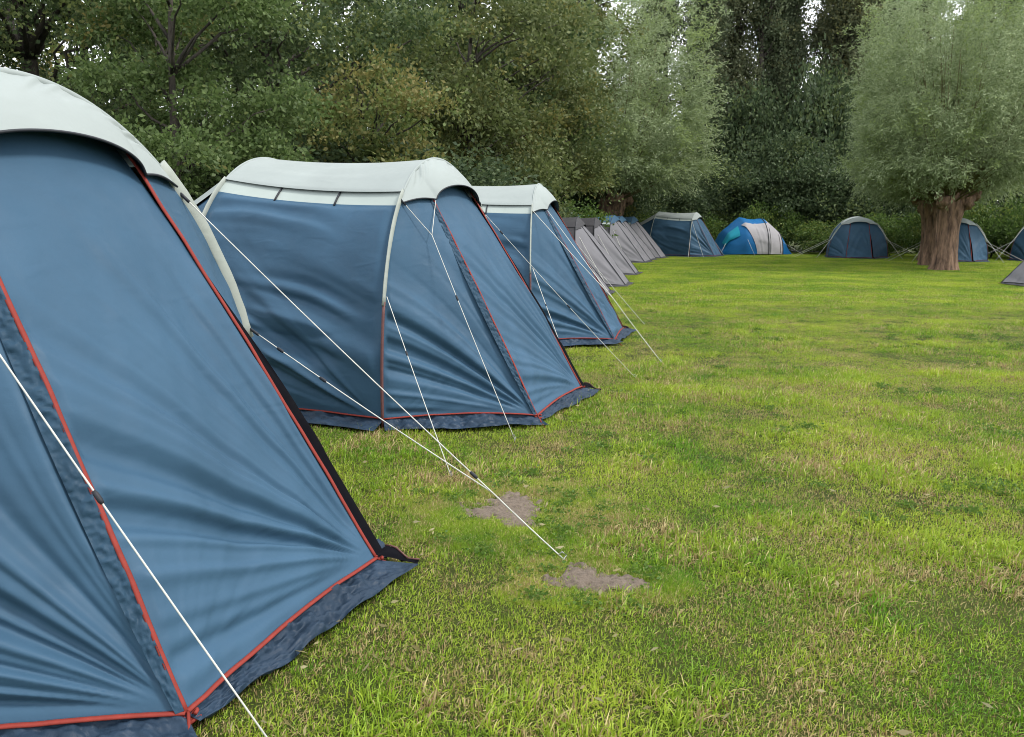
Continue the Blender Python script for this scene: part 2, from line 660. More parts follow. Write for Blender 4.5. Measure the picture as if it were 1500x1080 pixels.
    def front(S, T):
        p = lerp(seam(T, 0), seam(T, 1), S[..., None])
        ya = p[..., 1]
        za = H * (1 - (ya / w) ** 2) ** (1 / q)
        bump = np.maximum(za - top[2], 0) * (1 - T) ** 3
        p[..., 2] += bump
        p[..., 0] += 0.02 * k * np.sin(np.pi * S) * np.sin(np.pi * T) - 0.05 * k * (1 - T) ** 8
        p[..., 2] -= 0.035 * k * (1 - T) ** 8
        p[..., 2] += 0.03 * k * np.sin(np.pi * S) * sstep(0.8, 1.0, T)
        return p
    up = np.array([-0.5, 0, 0.866])

    def fd(S, T, P):
        c = seam(1.0, 1)
        c2 = seam(1.0, 0)
        f = fan(P, c, (0, -1, 0), up, 13, 0.085, 0.85, seed * 31) * sstep(0.12, 0.45, T)
        f += fan(P, c2, (0, 1, 0), up, 9, 0.022, 0.30, seed * 31 + 7)
        x = P[..., 1] * 2.4 - P[..., 2] * 1.1
        f += 0.011 * n1(x * 3.0 + 0.4 * n2(S * 3, T * 3, seed), seed + 40) * sstep(0.05, 0.4, T)
        f += 0.002 * n2(S * 4, T * 5, seed + 50)
        return k * f
    cloth('front_panel', front, n, n, m['front'], root, fd, edge=0.04)

    for side in (0, 1):
        def sidep(S, T, side=side):
            T2 = T ** 0.8
            zt = lerp(top[2], lerp(0.09, 0.06, S) * k, T2)
            a = np.arcsin(np.clip(zt / H, 0, 1) ** (q / 2))
            if side:
                a = np.pi - a
            leg = B(a)
            tz = (top[2] - zt) / (top[2] - 0.06 * k)
            p = lerp(leg, seam(tz, side), S[..., None])
            b = np.sin(np.pi * S) * np.sin(np.pi * T)
            p[..., 1] += (1 if side == 0 else -1) * 0.03 * k * b
            p[..., 2] += 0.03 * k * np.sin(np.pi * S) * sstep(0.85, 1, T)
            return p

        def sd_(S, T, P, side=side):
            c = seam(1.0, side)
            f = fan(P, c, (-1, 0, 0), (0, 0, 1), 15, 0.108, 0.85, seed * 17 + side) * sstep(0.12, 0.4, T)
            f2 = fan(P, B(np.array(0.0 if side == 0 else np.pi)), (1, 0, 0), (0, 0, 1), 6, 0.03, 0.5, seed * 17 + 5)
            return k * (f + f2 + 0.004 * n2(S * 6, T * 8, seed + 60))
        cloth('porch_side_panel', sidep, n if side == 0 else max(lo, n // 2), n if side == 0 else max(lo, n // 2), m['side'], root, sd_, edge=0.05)
        # seam tape along the corner
        T = np.linspace(0.08, 1.0, max(12, n // 3))
        P = seam(T, side)
        P[:, 0] += 0.006 * k
        P[:, 1] += (-1 if side == 0 else 1) * 0.004 * k
        P += 0.003 * np.stack([n1(T * 14, 3), n1(T * 16, 4), n1(T * 15, 5)], -1)
        tube('seam_tape', P, (0.0115 if pal is BLUE else 0.022) * k, m['seam'], root, 6, 0.5, (1, 0, 0.6))

    # crumpled zip flap beside the near seam
    def zflap(S, T):
        p = seam(lerp(0.10, 0.995, T), 0)
        leg_d = np.array([-0.55, -0.62, -0.1])
        leg_d = leg_d / np.linalg.norm(leg_d)
        wid = k * (0.055 * np.sin(np.pi * np.clip(T * 0.9 + 0.05, 0, 1)) ** 0.7 + 0.012)
        p = p + leg_d * (S * wid)[..., None]
        p[..., 1] -= 0.012 * k
        p[..., 0] += 0.010 * k
        return p
    if n > 30:
        cloth('zip_flap', zflap, 12, max(30, n * 2), M['zipflap'] if pal is BLUE else m['side'], root, lambda S, T, P: 0.006 * n2(S * 3 + T * 20, T * 70, seed + 70) + 0.005 * n2(S * 5 - T * 30, T * 160, seed + 71), edge=0.01)

    # black storm flap standing out of the far seam
    def storm(S, T):
        p = seam(lerp(0.16, 1.0, T), 1)
        wid = k * (0.012 + 0.070 * sstep(0.12, 0.60, T))
        d = np.array([0.30, 0.90, -0.25])
        p = p + d * (S * wid)[..., None]
        p[..., 2] += 0.02 * k * np.sin(np.pi * S) * T
        return p
    cloth('storm_flap', storm, 8, max(14, n // 2), m['storm'], root, lambda S, T, P: 0.012 * n1(T * 9, seed + 80) * S, edge=0.001)
    e = seam(1.0, 1)
    Tt = np.linspace(0, 1, 8)
    if n > 30:
        def tail(S, T):
            p = np.empty(S.shape + (3,))
            p[..., 0] = e[0] - 0.01 + 0.18 * T * k + 0.02 * n1(T * 4, 8)
            p[..., 1] = e[1] + 0.01 + 0.10 * S * (1 - 0.75 * T) + 0.08 * T
            p[..., 2] = 0.045 * (1 - T) + 0.03 + 0.012 * np.sin(T * 7) * S - 0.012 * T
            return p
        cloth('storm_flap_tail', tail, 8, 14, m['storm'], root, lambda S, T, P: 0.015 * n2(S * 3, T * 5, seed), edge=0.01)
        tube('tail_binding', np.stack([e[0] - 0.01 + 0.18 * Tt * k + 0.02 * n1(Tt * 4, 8), e[1] + 0.01 + 0.08 * Tt + 0.10 * (1 - 0.75 * Tt), 0.045 * (1 - Tt) + 0.036 + 0.012 * np.sin(Tt * 7) - 0.012 * Tt], -1), 0.0045, M['pole'], root, 5)
        for s_ in (0, 1):                                   # webbing loop and knot at each porch corner
            c = seam(1.0, s_)
            th = np.linspace(0, 2 * np.pi * 1.6, 22)
            P = np.stack([c[0] + 0.022 * np.cos(th) + 0.015, c[1] + 0.022 * np.sin(th * 1.3), c[2] + 0.006 * np.sin(th * 2.1) - 0.004 * th], -1)
            tube('webbing_loop', P, 0.0065, m['seam'], root, 6)
            tube('webbing_loop', [c + np.array([0.01, 0, 0]), c + np.array([0.07, (-0.07 if s_ == 0 else 0.05), -0.045]), c + np.array([0.12, (-0.13 if s_ == 0 else 0.08), -0.07])], 0.006, m['seam'], root, 6)

    # --- hood over the porch
    ah = a_of(1.79 * k, H)
    y_e = w * math.cos(ah)

    def hem(nn):
        an = np.abs(nn)
        y = nn * y_e
        inner = 1.825 + 0.135 * np.sqrt(np.maximum(0, 1 - (an / 0.56) ** 2))
        t = np.clip((an - 0.56) / 0.44, 0, 1)
        outer = 1.825 - 0.035 * t + 0.02 * np.sin(np.pi * t)
        z = np.where(an < 0.56, inner, outer) * k
        x = np.where(an < 0.56, lerp(0.085, 0.055, (an / 0.56) ** 2), lerp(0.055, -0.075, t)) * k
        return np.stack([x, y, z], -1)

    def hoodf(S, T):
        a = lerp(ah, np.pi - ah, S)
        p0 = B(a, 0.014 * k)
        p1 = hem(2 * S - 1)
        p = lerp(p0, p1, T[..., None])
        p[..., 0] += 0.018 * k * np.sin(np.pi * T) * np.sin(np.pi * S)
        p[..., 2] += 0.006 * k * np.sin(np.pi * T) * np.sin(np.pi * S)
        return p

    def hd(S, T, P):
        g = sstep(0.5, 0.1, T)
        return k * (0.009 * n1(S * 34 + T * 9, seed + 90) * g * (0.3 + np.abs(n1(S * 5, 3))))
    hn = n + 1 if n % 2 == 0 else n
    cloth('hood', hoodf, hn, max(8, n // 3), m['roof'], root, hd, edge=0.03)
    th = np.linspace(-1, 1, max(31, n))
    tube('hood_hem', hem(th) + np.array([0.002, 0, -0.006 * k]), 0.006 * k, M['strap'], root, 5)

    # --- hems, mud flaps
    segs = []
    fa = [A(np.array(0.0)), B(np.array(0.0)), seam(1.0, 0), seam(1.0, 1), B(np.array(np.pi)), A(np.array(np.pi))]
    fa = [np.array(p) for p in fa]
    for i in (0, 1, 4, 5):
        fa[i][2] = 0.09 * k
    for i in range(5):
        p, q_ = fa[i], fa[i + 1]
        T = np.linspace(0.0, 1.0, max(10, n // 4))
        P = lerp(p, q_, T[:, None])
        mid = np.sin(np.pi * T)
        dv = q_ - p
        nrm = np.array([dv[1], -dv[0], 0])
        nrm /= np.linalg.norm(nrm) + 1e-9
        P[:, 2] += (mid * 0.03 * k if i in (1, 2, 3) else 0.008 * k) + 0.005 * k * np.abs(n1(T * 7, seed + i))
        if i in (0, 4):
            P -= nrm * (0.045 * k * mid)[:, None]
        Pt = P + nrm * 0.008 * k
        tube('hem_tape', Pt, 0.0115 * k, m['seam'] if i < 4 else m['flap'], root, 6, 0.6)
        if flap:
            def mf(S, T_, P=P, T=T, nrm=nrm, i=i):
                base = np.stack([np.interp(T_, T, P[:, j]) for j in range(3)], -1)
                base[..., 2] -= 0.006 * k
                wid = k * (0.155 if i != 2 else 0.05) + (0.15 * k * T_ if i == 2 else 0)
                wid = wid * (1 + 0.12 * n1(T_ * 6, seed + i))
                o = base + nrm * (S * wid)[..., None]
                o[..., 2] = lerp(base[..., 2], 0.028 + 0.012 * n1(T_ * 9, seed + 7 * i), S ** 0.7)
                if i in (1, 2):   # tucked slightly over at the corner
                    o += (q_ - p) / np.linalg.norm(q_ - p) * (S * 0.06 * sstep(0.5, 1, T_) * k)[..., None]
                return o
            cloth('mud_flap', mf, max(6, n // 6), max(12, n), m['flap'], root,
                  lambda S, T_, P, i=i: k * (0.018 * n2(S * 2.5, T_ * 14, seed + i) + 0.014 * n2(S * 6 + T_ * 3, T_ * 30, seed + 3 + i) + 0.007 * n2(S * 11 - T_ * 9, T_ * 70, seed + 4 + i)), edge=0.02)

    # --- guy lines
    for g in guys:
        pts = np.array(g['pts'], float)
        peg = None
        if len(pts) > 1:
            ln = []
            for a_, b_ in zip(pts[:-1], pts[1:]):
                t = np.linspace(0, 1, 9)[:, None]
                seg = a_ + (b_ - a_) * t
                seg[:, 2] -= np.sin(np.pi * t[:, 0]) * 0.006 * np.linalg.norm(b_ - a_)
                ln.append(seg)
            P = np.vstack([ln[0]] + [s[1:] for s in ln[1:]])
            gl = tube('guy_line', P, rope * g.get('w', 1), M['rope'], root, 6)
            for rt in g.get('runner', ()):
                i_ = rt * (len(P) - 1)
                i0 = int(min(i_, len(P) - 2))
                c = lerp(P[i0], P[i0 + 1], i_ - i0)
                d = P[i0 + 1] - P[i0]
                d /= np.linalg.norm(d)
                tube('line_runner', [c - d * 0.024, c - d * 0.012, c + d * 0.012, c + d * 0.024], [0.006, 0.009, 0.009, 0.006], M['strap'], gl, 6)
            if g.get('strap'):
                d = P[1] - P[0]
                d /= np.linalg.norm(d)
                tube('guy_strap', [P[0] - d * 0.02, P[0] + d * 0.05], 0.008 * k, M['strap'], gl, 6)
            if g.get('peg', True):
                e_ = P[-1]
                d = P[-1] - P[-2]
                d[2] = 0
                d /= np.linalg.norm(d)
                tube('peg', [e_ - d * 0.03 + np.array([0, 0, 0.02]), e_ - d * 0.012 + np.array([0, 0, 0.04]), e_ + d * 0.01 + np.array([0, 0, 0.025]), e_ - d * 0.05 + np.array([0, 0, -0.08])], 0.0035, M['steel'], root, 6)
    return root


def std_guys(k=1.0, W=2.69, sides=(0, 1), spread=1.3, fwd=0.9):
    out = []
    w = W / 2 * k
    for s in sides:
        sg = -1 if s == 0 else 1
        out.append(dict(pts=[(-0.1 * k, sg * 0.62 * w, 1.76 * k), (fwd, sg * (w + 0.35 * spread), 0.0)]))
        out.append(dict(pts=[(-0.03 * k, sg * 0.91 * w, 1.02 * k), (0.35, sg * (w + spread), 0.0)]))
        out.append(dict(pts=[(-2.02 * k, sg * 0.91 * w, 1.02 * k), (-2.2 * k, sg * (w + spread), 0.0)]))
    return out


build_tent((-1.828, 3.315, 0), R(-18.17), 'nearest big blue tunnel tent with red seams, cut off at the left edge', BLUE, n=190, seed=3, guys=[
    dict(pts=[(0.06, -0.74, 1.80), (1.44, -0.70, 0.0)], runner=(0.56,)),
    dict(pts=[(-0.08, 0.84, 1.745), (1.479, 1.047, 0.298), (1.851, 1.038, 0.0)], runner=(0.47,), strap=True),
    dict(pts=[(-0.01, 1.25, 1.02), (1.479, 1.047, 0.298)], runner=(0.13, 0.32), strap=True, peg=False)])
build_tent((-0.53, 7.514, 0), R(-21.15), 'second blue tunnel tent, pale roof and full side wall in view', BLUE, n=130, seed=5, guys=[
    dict(pts=[(-0.09, -0.80, 1.80), (0.139, -0.719, 1.521), (1.076, -1.247, 0.0)], runner=(0.66,), strap=True),
    dict(pts=[(0.05, -0.46, 1.81), (0.139, -0.719, 1.521)], peg=False),
    dict(pts=[(0.0, -1.24, 1.05), (1.026, -2.261, 0.0)], runner=(0.35,)),
    dict(pts=[(-0.08, 0.84, 1.745), (1.356, 1.615, 0.0)], runner=(0.12, 0.55), strap=True)])
build_tent((0.543, 11.962, 0), R(-12.645), 'third blue tunnel tent, half hidden behind the second one', BLUE, n=80, seed=8, rope=0.0042, guys=[
    dict(pts=[(0.05, -0.46, 1.81), (1.071, -1.313, 0.678), (1.734, -2.09, 0.0)]),
    dict(pts=[(-0.09, -0.80, 1.80), (1.071, -1.313, 0.678)], peg=False),
    dict(pts=[(0.0, -1.24, 1.05), (0.697, -2.594, 0.0)], runner=(0.4,)),
    dict(pts=[(-0.08, 0.84, 1.745), (1.3, 1.7, 0.0)])])


def by_corner(px, py, rz, k, D=1.035, wf=0.645):
    """tent origin from the place of its far front porch corner"""
    return (px - k * (D * math.cos(rz) - wf * math.sin(rz)), py - k * (D * math.sin(rz) + wf * math.cos(rz)), 0)


gr = 'grey tunnel tents in the left row'
for (px, py, rz, k, sd_, lb, pal) in (
        (2.40, 19.92, -12, 0.82, 11, 'grey tunnel tent directly behind the third blue tent', GREY),
        (3.30, 23.02, -12, 0.84, 12, 'grey tunnel tent with black edged porch, middle of the nearer grey three', GREY),
        (4.35, 28.2, -12, 0.86, 13, 'farthest of the nearer three grey tunnel tents in the left row', GREY),
        (6.32, 37.28, -20, 0.95, 14, 'grey tunnel tent with blue roof beside the far willow', GREYB),
        (6.95, 39.6, -20, 0.95, 15, 'grey and blue tunnel tent, second of the far grey three', GREYB),
        (7.9, 42.1, -20, 0.95, 16, 'grey and blue tunnel tent just left of the side-on blue tent', GREYB)):
    build_tent(by_corner(px, py, R(rz), k, 1.5, 0.80), R(rz), lb, pal, n=28, seed=sd_, k=k, D=1.5, wf=0.80, W=3.15, group=gr, rope=0.006, guys=std_guys(k)[:2])

gb = 'blue tunnel tents along the far hedge'
build_tent((10.0, 44.2, 0), R(-30), 'side-on blue tunnel tent with pale roof left of the dome tent', BLUE, n=36, seed=21, k=1.06, L_=2.1, group=gb, rope=0.008, guys=std_guys(1.06, sides=(0, 1)))
build_tent((17.5, 41.6, 0), R(-108), 'blue tunnel tent facing the meadow left of the pollard willow trunks', BLUE, n=36, seed=22, k=0.93, W=3.0, group=gb, rope=0.008, guys=std_guys(0.93, 3.0, spread=1.7))
build_tent((20.3, 37.6, 0), R(-112), 'blue tunnel tent partly behind the pollard willow trunks', BLUE, n=36, seed=23, k=0.90, W=2.9, group=gb, rope=0.008, guys=std_guys(0.9, 2.9, spread=1.5))
build_tent((24.5, 37.9, 0), R(-125), 'blue tunnel tent cut off by the right edge of the picture', BLUE, n=28, seed=24, k=0.92, W=2.8, group=gb, rope=0.008, guys=std_guys(0.92, 2.8, spread=1.5))
build_tent((15.45, 22.3, 0), R(188), 'pale grey tent corner at the right edge, nearest on that side', GREY, n=28, seed=25, k=0.95, D=1.9, group='grey tunnel tents on the right', rope=0.005, guys=std_guys(0.95, fwd=2.6)[3:5])


# --- blue and white dome tent with three hoops
def dome_tent(loc, rz):
    root = thing('dome_tent', loc, rz, 'bright blue and off-white dome tent with turquoise hood', 'tent')
    X = np.array([-1.75, -1.30, -0.55, 0.55, 1.25, 2.0])
    Hs = np.array([0.05, 1.35, 2.12, 2.02, 1.35, 0.04])
    Ws = np.array([0.9, 1.25, 1.5, 1.5, 1.15, 0.5])

    def surf(x, a, out=0):
        h = np.interp(x, X, Hs) + 0.12 * np.sin(np.pi * np.clip((x + 1.75) / 3.75, 0, 1)) - 0.1 * (np.cos((x - 0.0) * 5.7) * 0.5 + 0.5) * (np.abs(x) < 0.55)
        wd = np.interp(x, X, Ws)
        y = -(wd + out) * np.cos(a)
        z = (h + out) * np.maximum(np.sin(a), 1e-6) ** 0.85
        return np.stack(np.broadcast_arrays(x, y, z), -1)

    def sec(name, x0, x1, a0, a1, mat, seed):
        cloth(name, lambda S, T: surf(lerp(x0, x1, S), lerp(a0, a1, T)), 20, 30, M[mat], root,
              lambda S, T, P: 0.02 * n1(P[..., 2] * 4 + S, seed) + 0.012 * n1(S * 9 + T * 4, seed + 1), edge=0.03)
    pi = math.pi
    sec('left_end', -1.75, -0.1, 0.02, pi - 0.02, 'cyan', 1)
    sec('middle_wall', -0.1, 0.55, 0.02, 1.02, 'offwhite', 2)
    sec('middle_roof', -0.1, 0.55, 1.02, pi - 1.02, 'cyan', 3)
    sec('middle_wall', -0.1, 0.55, pi - 1.02, pi - 0.02, 'offwhite', 4)
    sec('right_wall', 0.55, 1.25, 0.02, pi - 0.02, 'offwhite', 5)
    sec('right_end', 1.25, 2.0, 0.02, pi - 0.02, 'cyan', 6)
    # off-white wedge overlapping the left end
    def wedge(S, T):
        x = lerp(-0.1 - 0.62 * T ** 1.3, -0.08, S)
        return surf(x, lerp(0.03, 0.96, T), 0.025)
    cloth('wall_wedge', wedge, 12, 24, M['offwhite'], root)
    # hood
    def hood(S, T):
        p = surf(lerp(-1.52, -0.85, T), lerp(0.55, 1.0, S), 0.07)
        p[..., 1] -= 0.22 * (1 - T) * np.sin(np.pi * S)
        return p
    cloth('hood', hood, 14, 10, M['turq'], root)
    for x in (0.45, 1.25):
        P = surf(np.full(24, x), np.linspace(0.0, pi, 24), 0.014)
        tube('pole_sleeve', P, 0.02, M['strap'], root, 6)
    # door zip outline on the middle wall
    for x in (0.55, 1.1):
        tube('door_zip', surf(np.full(10, x), np.linspace(0.05, 0.8, 10), 0.01), 0.009, M['strap'], root, 5)
    for (a, b) in (((1.25, -0.9, 0.8), (2.0, -1.9, 0)), ((-0.55, -1.2, 1.1), (-0.5, -2.4, 0)), ((1.9, 0, 0.3), (2.9, -0.3, 0)), ((-1.3, -0.8, 0.9), (-2.0, -1.9, 0))):
        gl = tube('guy_line', [a, b], 0.006, M['rope'], root, 5)
    return root


dome_tent((13.6, 47.2, 0), R(4)).scale = (1.2, 1.1, 0.95)

# ------------------------------------------------------------------ trees
M['bark_willow'] = bark_mat('willow_bark', (0.035, 0.020, 0.013, 1), (0.36, 0.225, 0.15, 1), 7, 0.22)
M['bark_dark'] = bark_mat('dark_bark', (0.018, 0.015, 0.012, 1), (0.085, 0.070, 0.055, 1), 8, 0.3)
M['shoot'] = plain_mat('willow_shoot_bark', (0.12, 0.115, 0.05, 1), 0.8)
M['leaf_willow'] = leaf_mat('willow_leaves', (0.155, 0.215, 0.082, 1), (0.430, 0.500, 0.300, 1), (0.290, 0.370, 0.125, 1), 0.28)
M['leaf_oak'] = leaf_mat('dark_mixed_leaves', (0.045, 0.080, 0.028, 1), (0.140, 0.190, 0.075, 1), (0.165, 0.200, 0.060, 1), 0.30)
M['leaf_light'] = leaf_mat('light_green_leaves', (0.065, 0.110, 0.030, 1), (0.150, 0.210, 0.070, 1), (0.20, 0.17, 0.05, 1), 0.20)
M['leaf_autumn'] = leaf_mat('autumn_leaves', (0.150, 0.160, 0.045, 1), (0.310, 0.245, 0.090, 1), (0.130, 0.175, 0.050, 1), 0.40)
M['leaf_olive'] = leaf_mat('olive_leaves', (0.075, 0.105, 0.030, 1), (0.175, 0.205, 0.075, 1), (0.200, 0.190, 0.055, 1), 0.26)
M['leaf_poplar'] = leaf_mat('poplar_leaves', (0.0654, 0.0912, 0.0476, 1), (0.1528, 0.1843, 0.0995, 1), (0.1546, 0.1643, 0.0763, 1), 0.28)
M['leaf_poplar_pale'] = leaf_mat('poplar_leaves_pale', (0.075, 0.095, 0.045, 1), (0.170, 0.185, 0.100, 1), (0.15, 0.15, 0.06, 1), 0.28)
M['leaf_dark'] = leaf_mat('dark_shrub_leaves', (0.040, 0.070, 0.031, 1), (0.121, 0.165, 0.075, 1), (0.143, 0.187, 0.066, 1), 0.25)
M['leaf_bramble'] = leaf_mat('bramble_leaves', (0.045, 0.087, 0.018, 1), (0.128, 0.203, 0.045, 1), (0.165, 0.210, 0.045, 1), 0.28)


def leaves_vf(P, D, length, width, rs):
    """one folded diamond per leaf"""
    n = len(P)
    D = D / (np.linalg.norm(D, axis=1)[:, None] + 1e-9)
    rv = rs.normal(size=(n, 3))
    rv[:, 2] *= 0.45
    Wv = np.cross(D, rv)
    Wv /= np.linalg.norm(Wv, axis=1)[:, None] + 1e-9
    Nn = np.cross(D, Wv)
    l = length * rs.uniform(0.65, 1.3, (n, 1))
    wd = width * rs.uniform(0.7, 1.25, (n, 1))
    a = P
    b = P + D * l * 0.45 + Wv * wd * 0.5 + Nn * l * 0.06
    c = P + D * l
    d = P + D * l * 0.45 - Wv * wd * 0.5 + Nn * l * 0.06
    V = np.stack([a, b, c, d], 1).reshape(-1, 3)
    F = np.arange(4 * n).reshape(-1, 4)
    return V, F


def limb(p0, d0, length, r0, r1, rs, nseg=7, wob=0.12, up=0.1):
    P = [np.array(p0, float)]
    d = np.array(d0, float)
    d /= np.linalg.norm(d)
    for i in range(nseg):
        d = d + rs.normal(size=3) * wob + np.array([0, 0, up])
        d /= np.linalg.norm(d)
        P.append(P[-1] + d * length / nseg)
    return np.array(P), np.linspace(r0, r1, nseg + 1)


def broadleaf(name, loc, label, height, base, rad, nl, lsize, mat, seed, trunk_r=0.22, lobes=34, lean=(0, 0), cat='tree', group='hedgerow trees behind the tents', bark='bark_dark', lobe_r=(0.13, 0.24), density=1.0, squash=1.0, vertical=False, width=0.55):
    rs = np.random.RandomState(seed)
    root = thing(name, loc, 0, label, cat, group)
    parts = []
    tr_h = height * 0.82
    tp, trr = limb((0, 0, -0.1), (lean[0], lean[1], 1), tr_h, trunk_r, trunk_r * 0.22, rs, 12, 0.035, 0.06)
    parts.append(tube_vf(tp, trr, 9))
    cx, cy = tp[-1][0] * 0.6, tp[-1][1] * 0.6
    ctr = np.array([cx, cy, (base + height) / 2])
    hz = (height - base) / 2
    LC, LR = [], []
    lobes = int(lobes * 1.7)
    for i in range(lobes):
        while True:
            u = rs.uniform(-1, 1, 3)
            if u @ u < 1 and u @ u > 0.03:
                break
        sh = 1.0 if not vertical else 1.0
        c = ctr + u * np.array([rad, rad * squash, hz]) * 0.92
        LC.append(c)
        LR.append(rs.uniform(*lobe_r) * rad * (1.15 - 0.35 * (u[2])))
        # a branch reaching into the lobe
        zt = np.clip(c[2] - rs.uniform(0.15, 0.45) * np.hypot(c[0] - cx, c[1] - cy) - 0.3, 0.15 * height if not vertical else 0.2, tr_h * 0.97)
        i0 = np.clip(int(zt / tr_h * 12), 0, 11)
        s = tp[i0]
        t = np.linspace(0, 1, 6)[:, None]
        mid = (s + c) / 2 + np.array([0, 0, 0.12 * np.linalg.norm(c - s)]) * (1 if not vertical else -1)
        br = (1 - t) ** 2 * s + 2 * t * (1 - t) * mid + t * t * c
        br[1:-1] += rs.normal(size=(4, 3)) * 0.05 * rad * 0.4
        parts.append(tube_vf(br, np.linspace(trunk_r * 0.30, trunk_r * 0.07, 6), 5))
    V, F = join_vf(parts)
    link('trunk', mesh_np('trunk', V, F), M[bark], root)
    LC = np.array(LC)
    LR = np.array(LR)
    ncl = nl // 14
    pick = rs.choice(lobes, ncl, p=LR ** 2 / (LR ** 2).sum())
    dirs = rs.normal(size=(ncl, 3))
    dirs /= np.linalg.norm(dirs, axis=1)[:, None]
    dirs[:, 2] = np.where(dirs[:, 2] < -0.4, -dirs[:, 2] * 0.7, dirs[:, 2])
    rr = LR[pick] * rs.uniform(0.30, 1.15, ncl) ** 0.5
    cc = LC[pick] + dirs * rr[:, None] * np.array([1.15, 1.15, 0.62 if not vertical else 2.6])
    # long sprays: leaves strung along a twig pointing outwards
    tw = dirs + rs.normal(size=(ncl, 3)) * 0.5 + np.array([0, 0, 0.1 if not vertical else 1.6])
    tw /= np.linalg.norm(tw, axis=1)[:, None]
    k = 14
    s = rs.uniform(-0.3, 1, (ncl, k, 1)) * lsize * 4.2
    P = cc[:, None] + tw[:, None] * s + rs.normal(size=(ncl, k, 3)) * lsize * 0.85
    D = tw[:, None] + rs.normal(size=(ncl, k, 3)) * 0.8 + np.array([0, 0, -0.35 if not vertical else 0.0])
    P = P.reshape(-1, 3)
    D = D.reshape(-1, 3)
    ok = P[:, 2] > 0.05
    V, F = leaves_vf(P[ok], D[ok], lsize * 1.15, lsize * width * 1.2, rs)
    me = mesh_np('crown', V, F, smooth=False)
    link('crown', me, M[mat], root, kind='stuff')
    return root


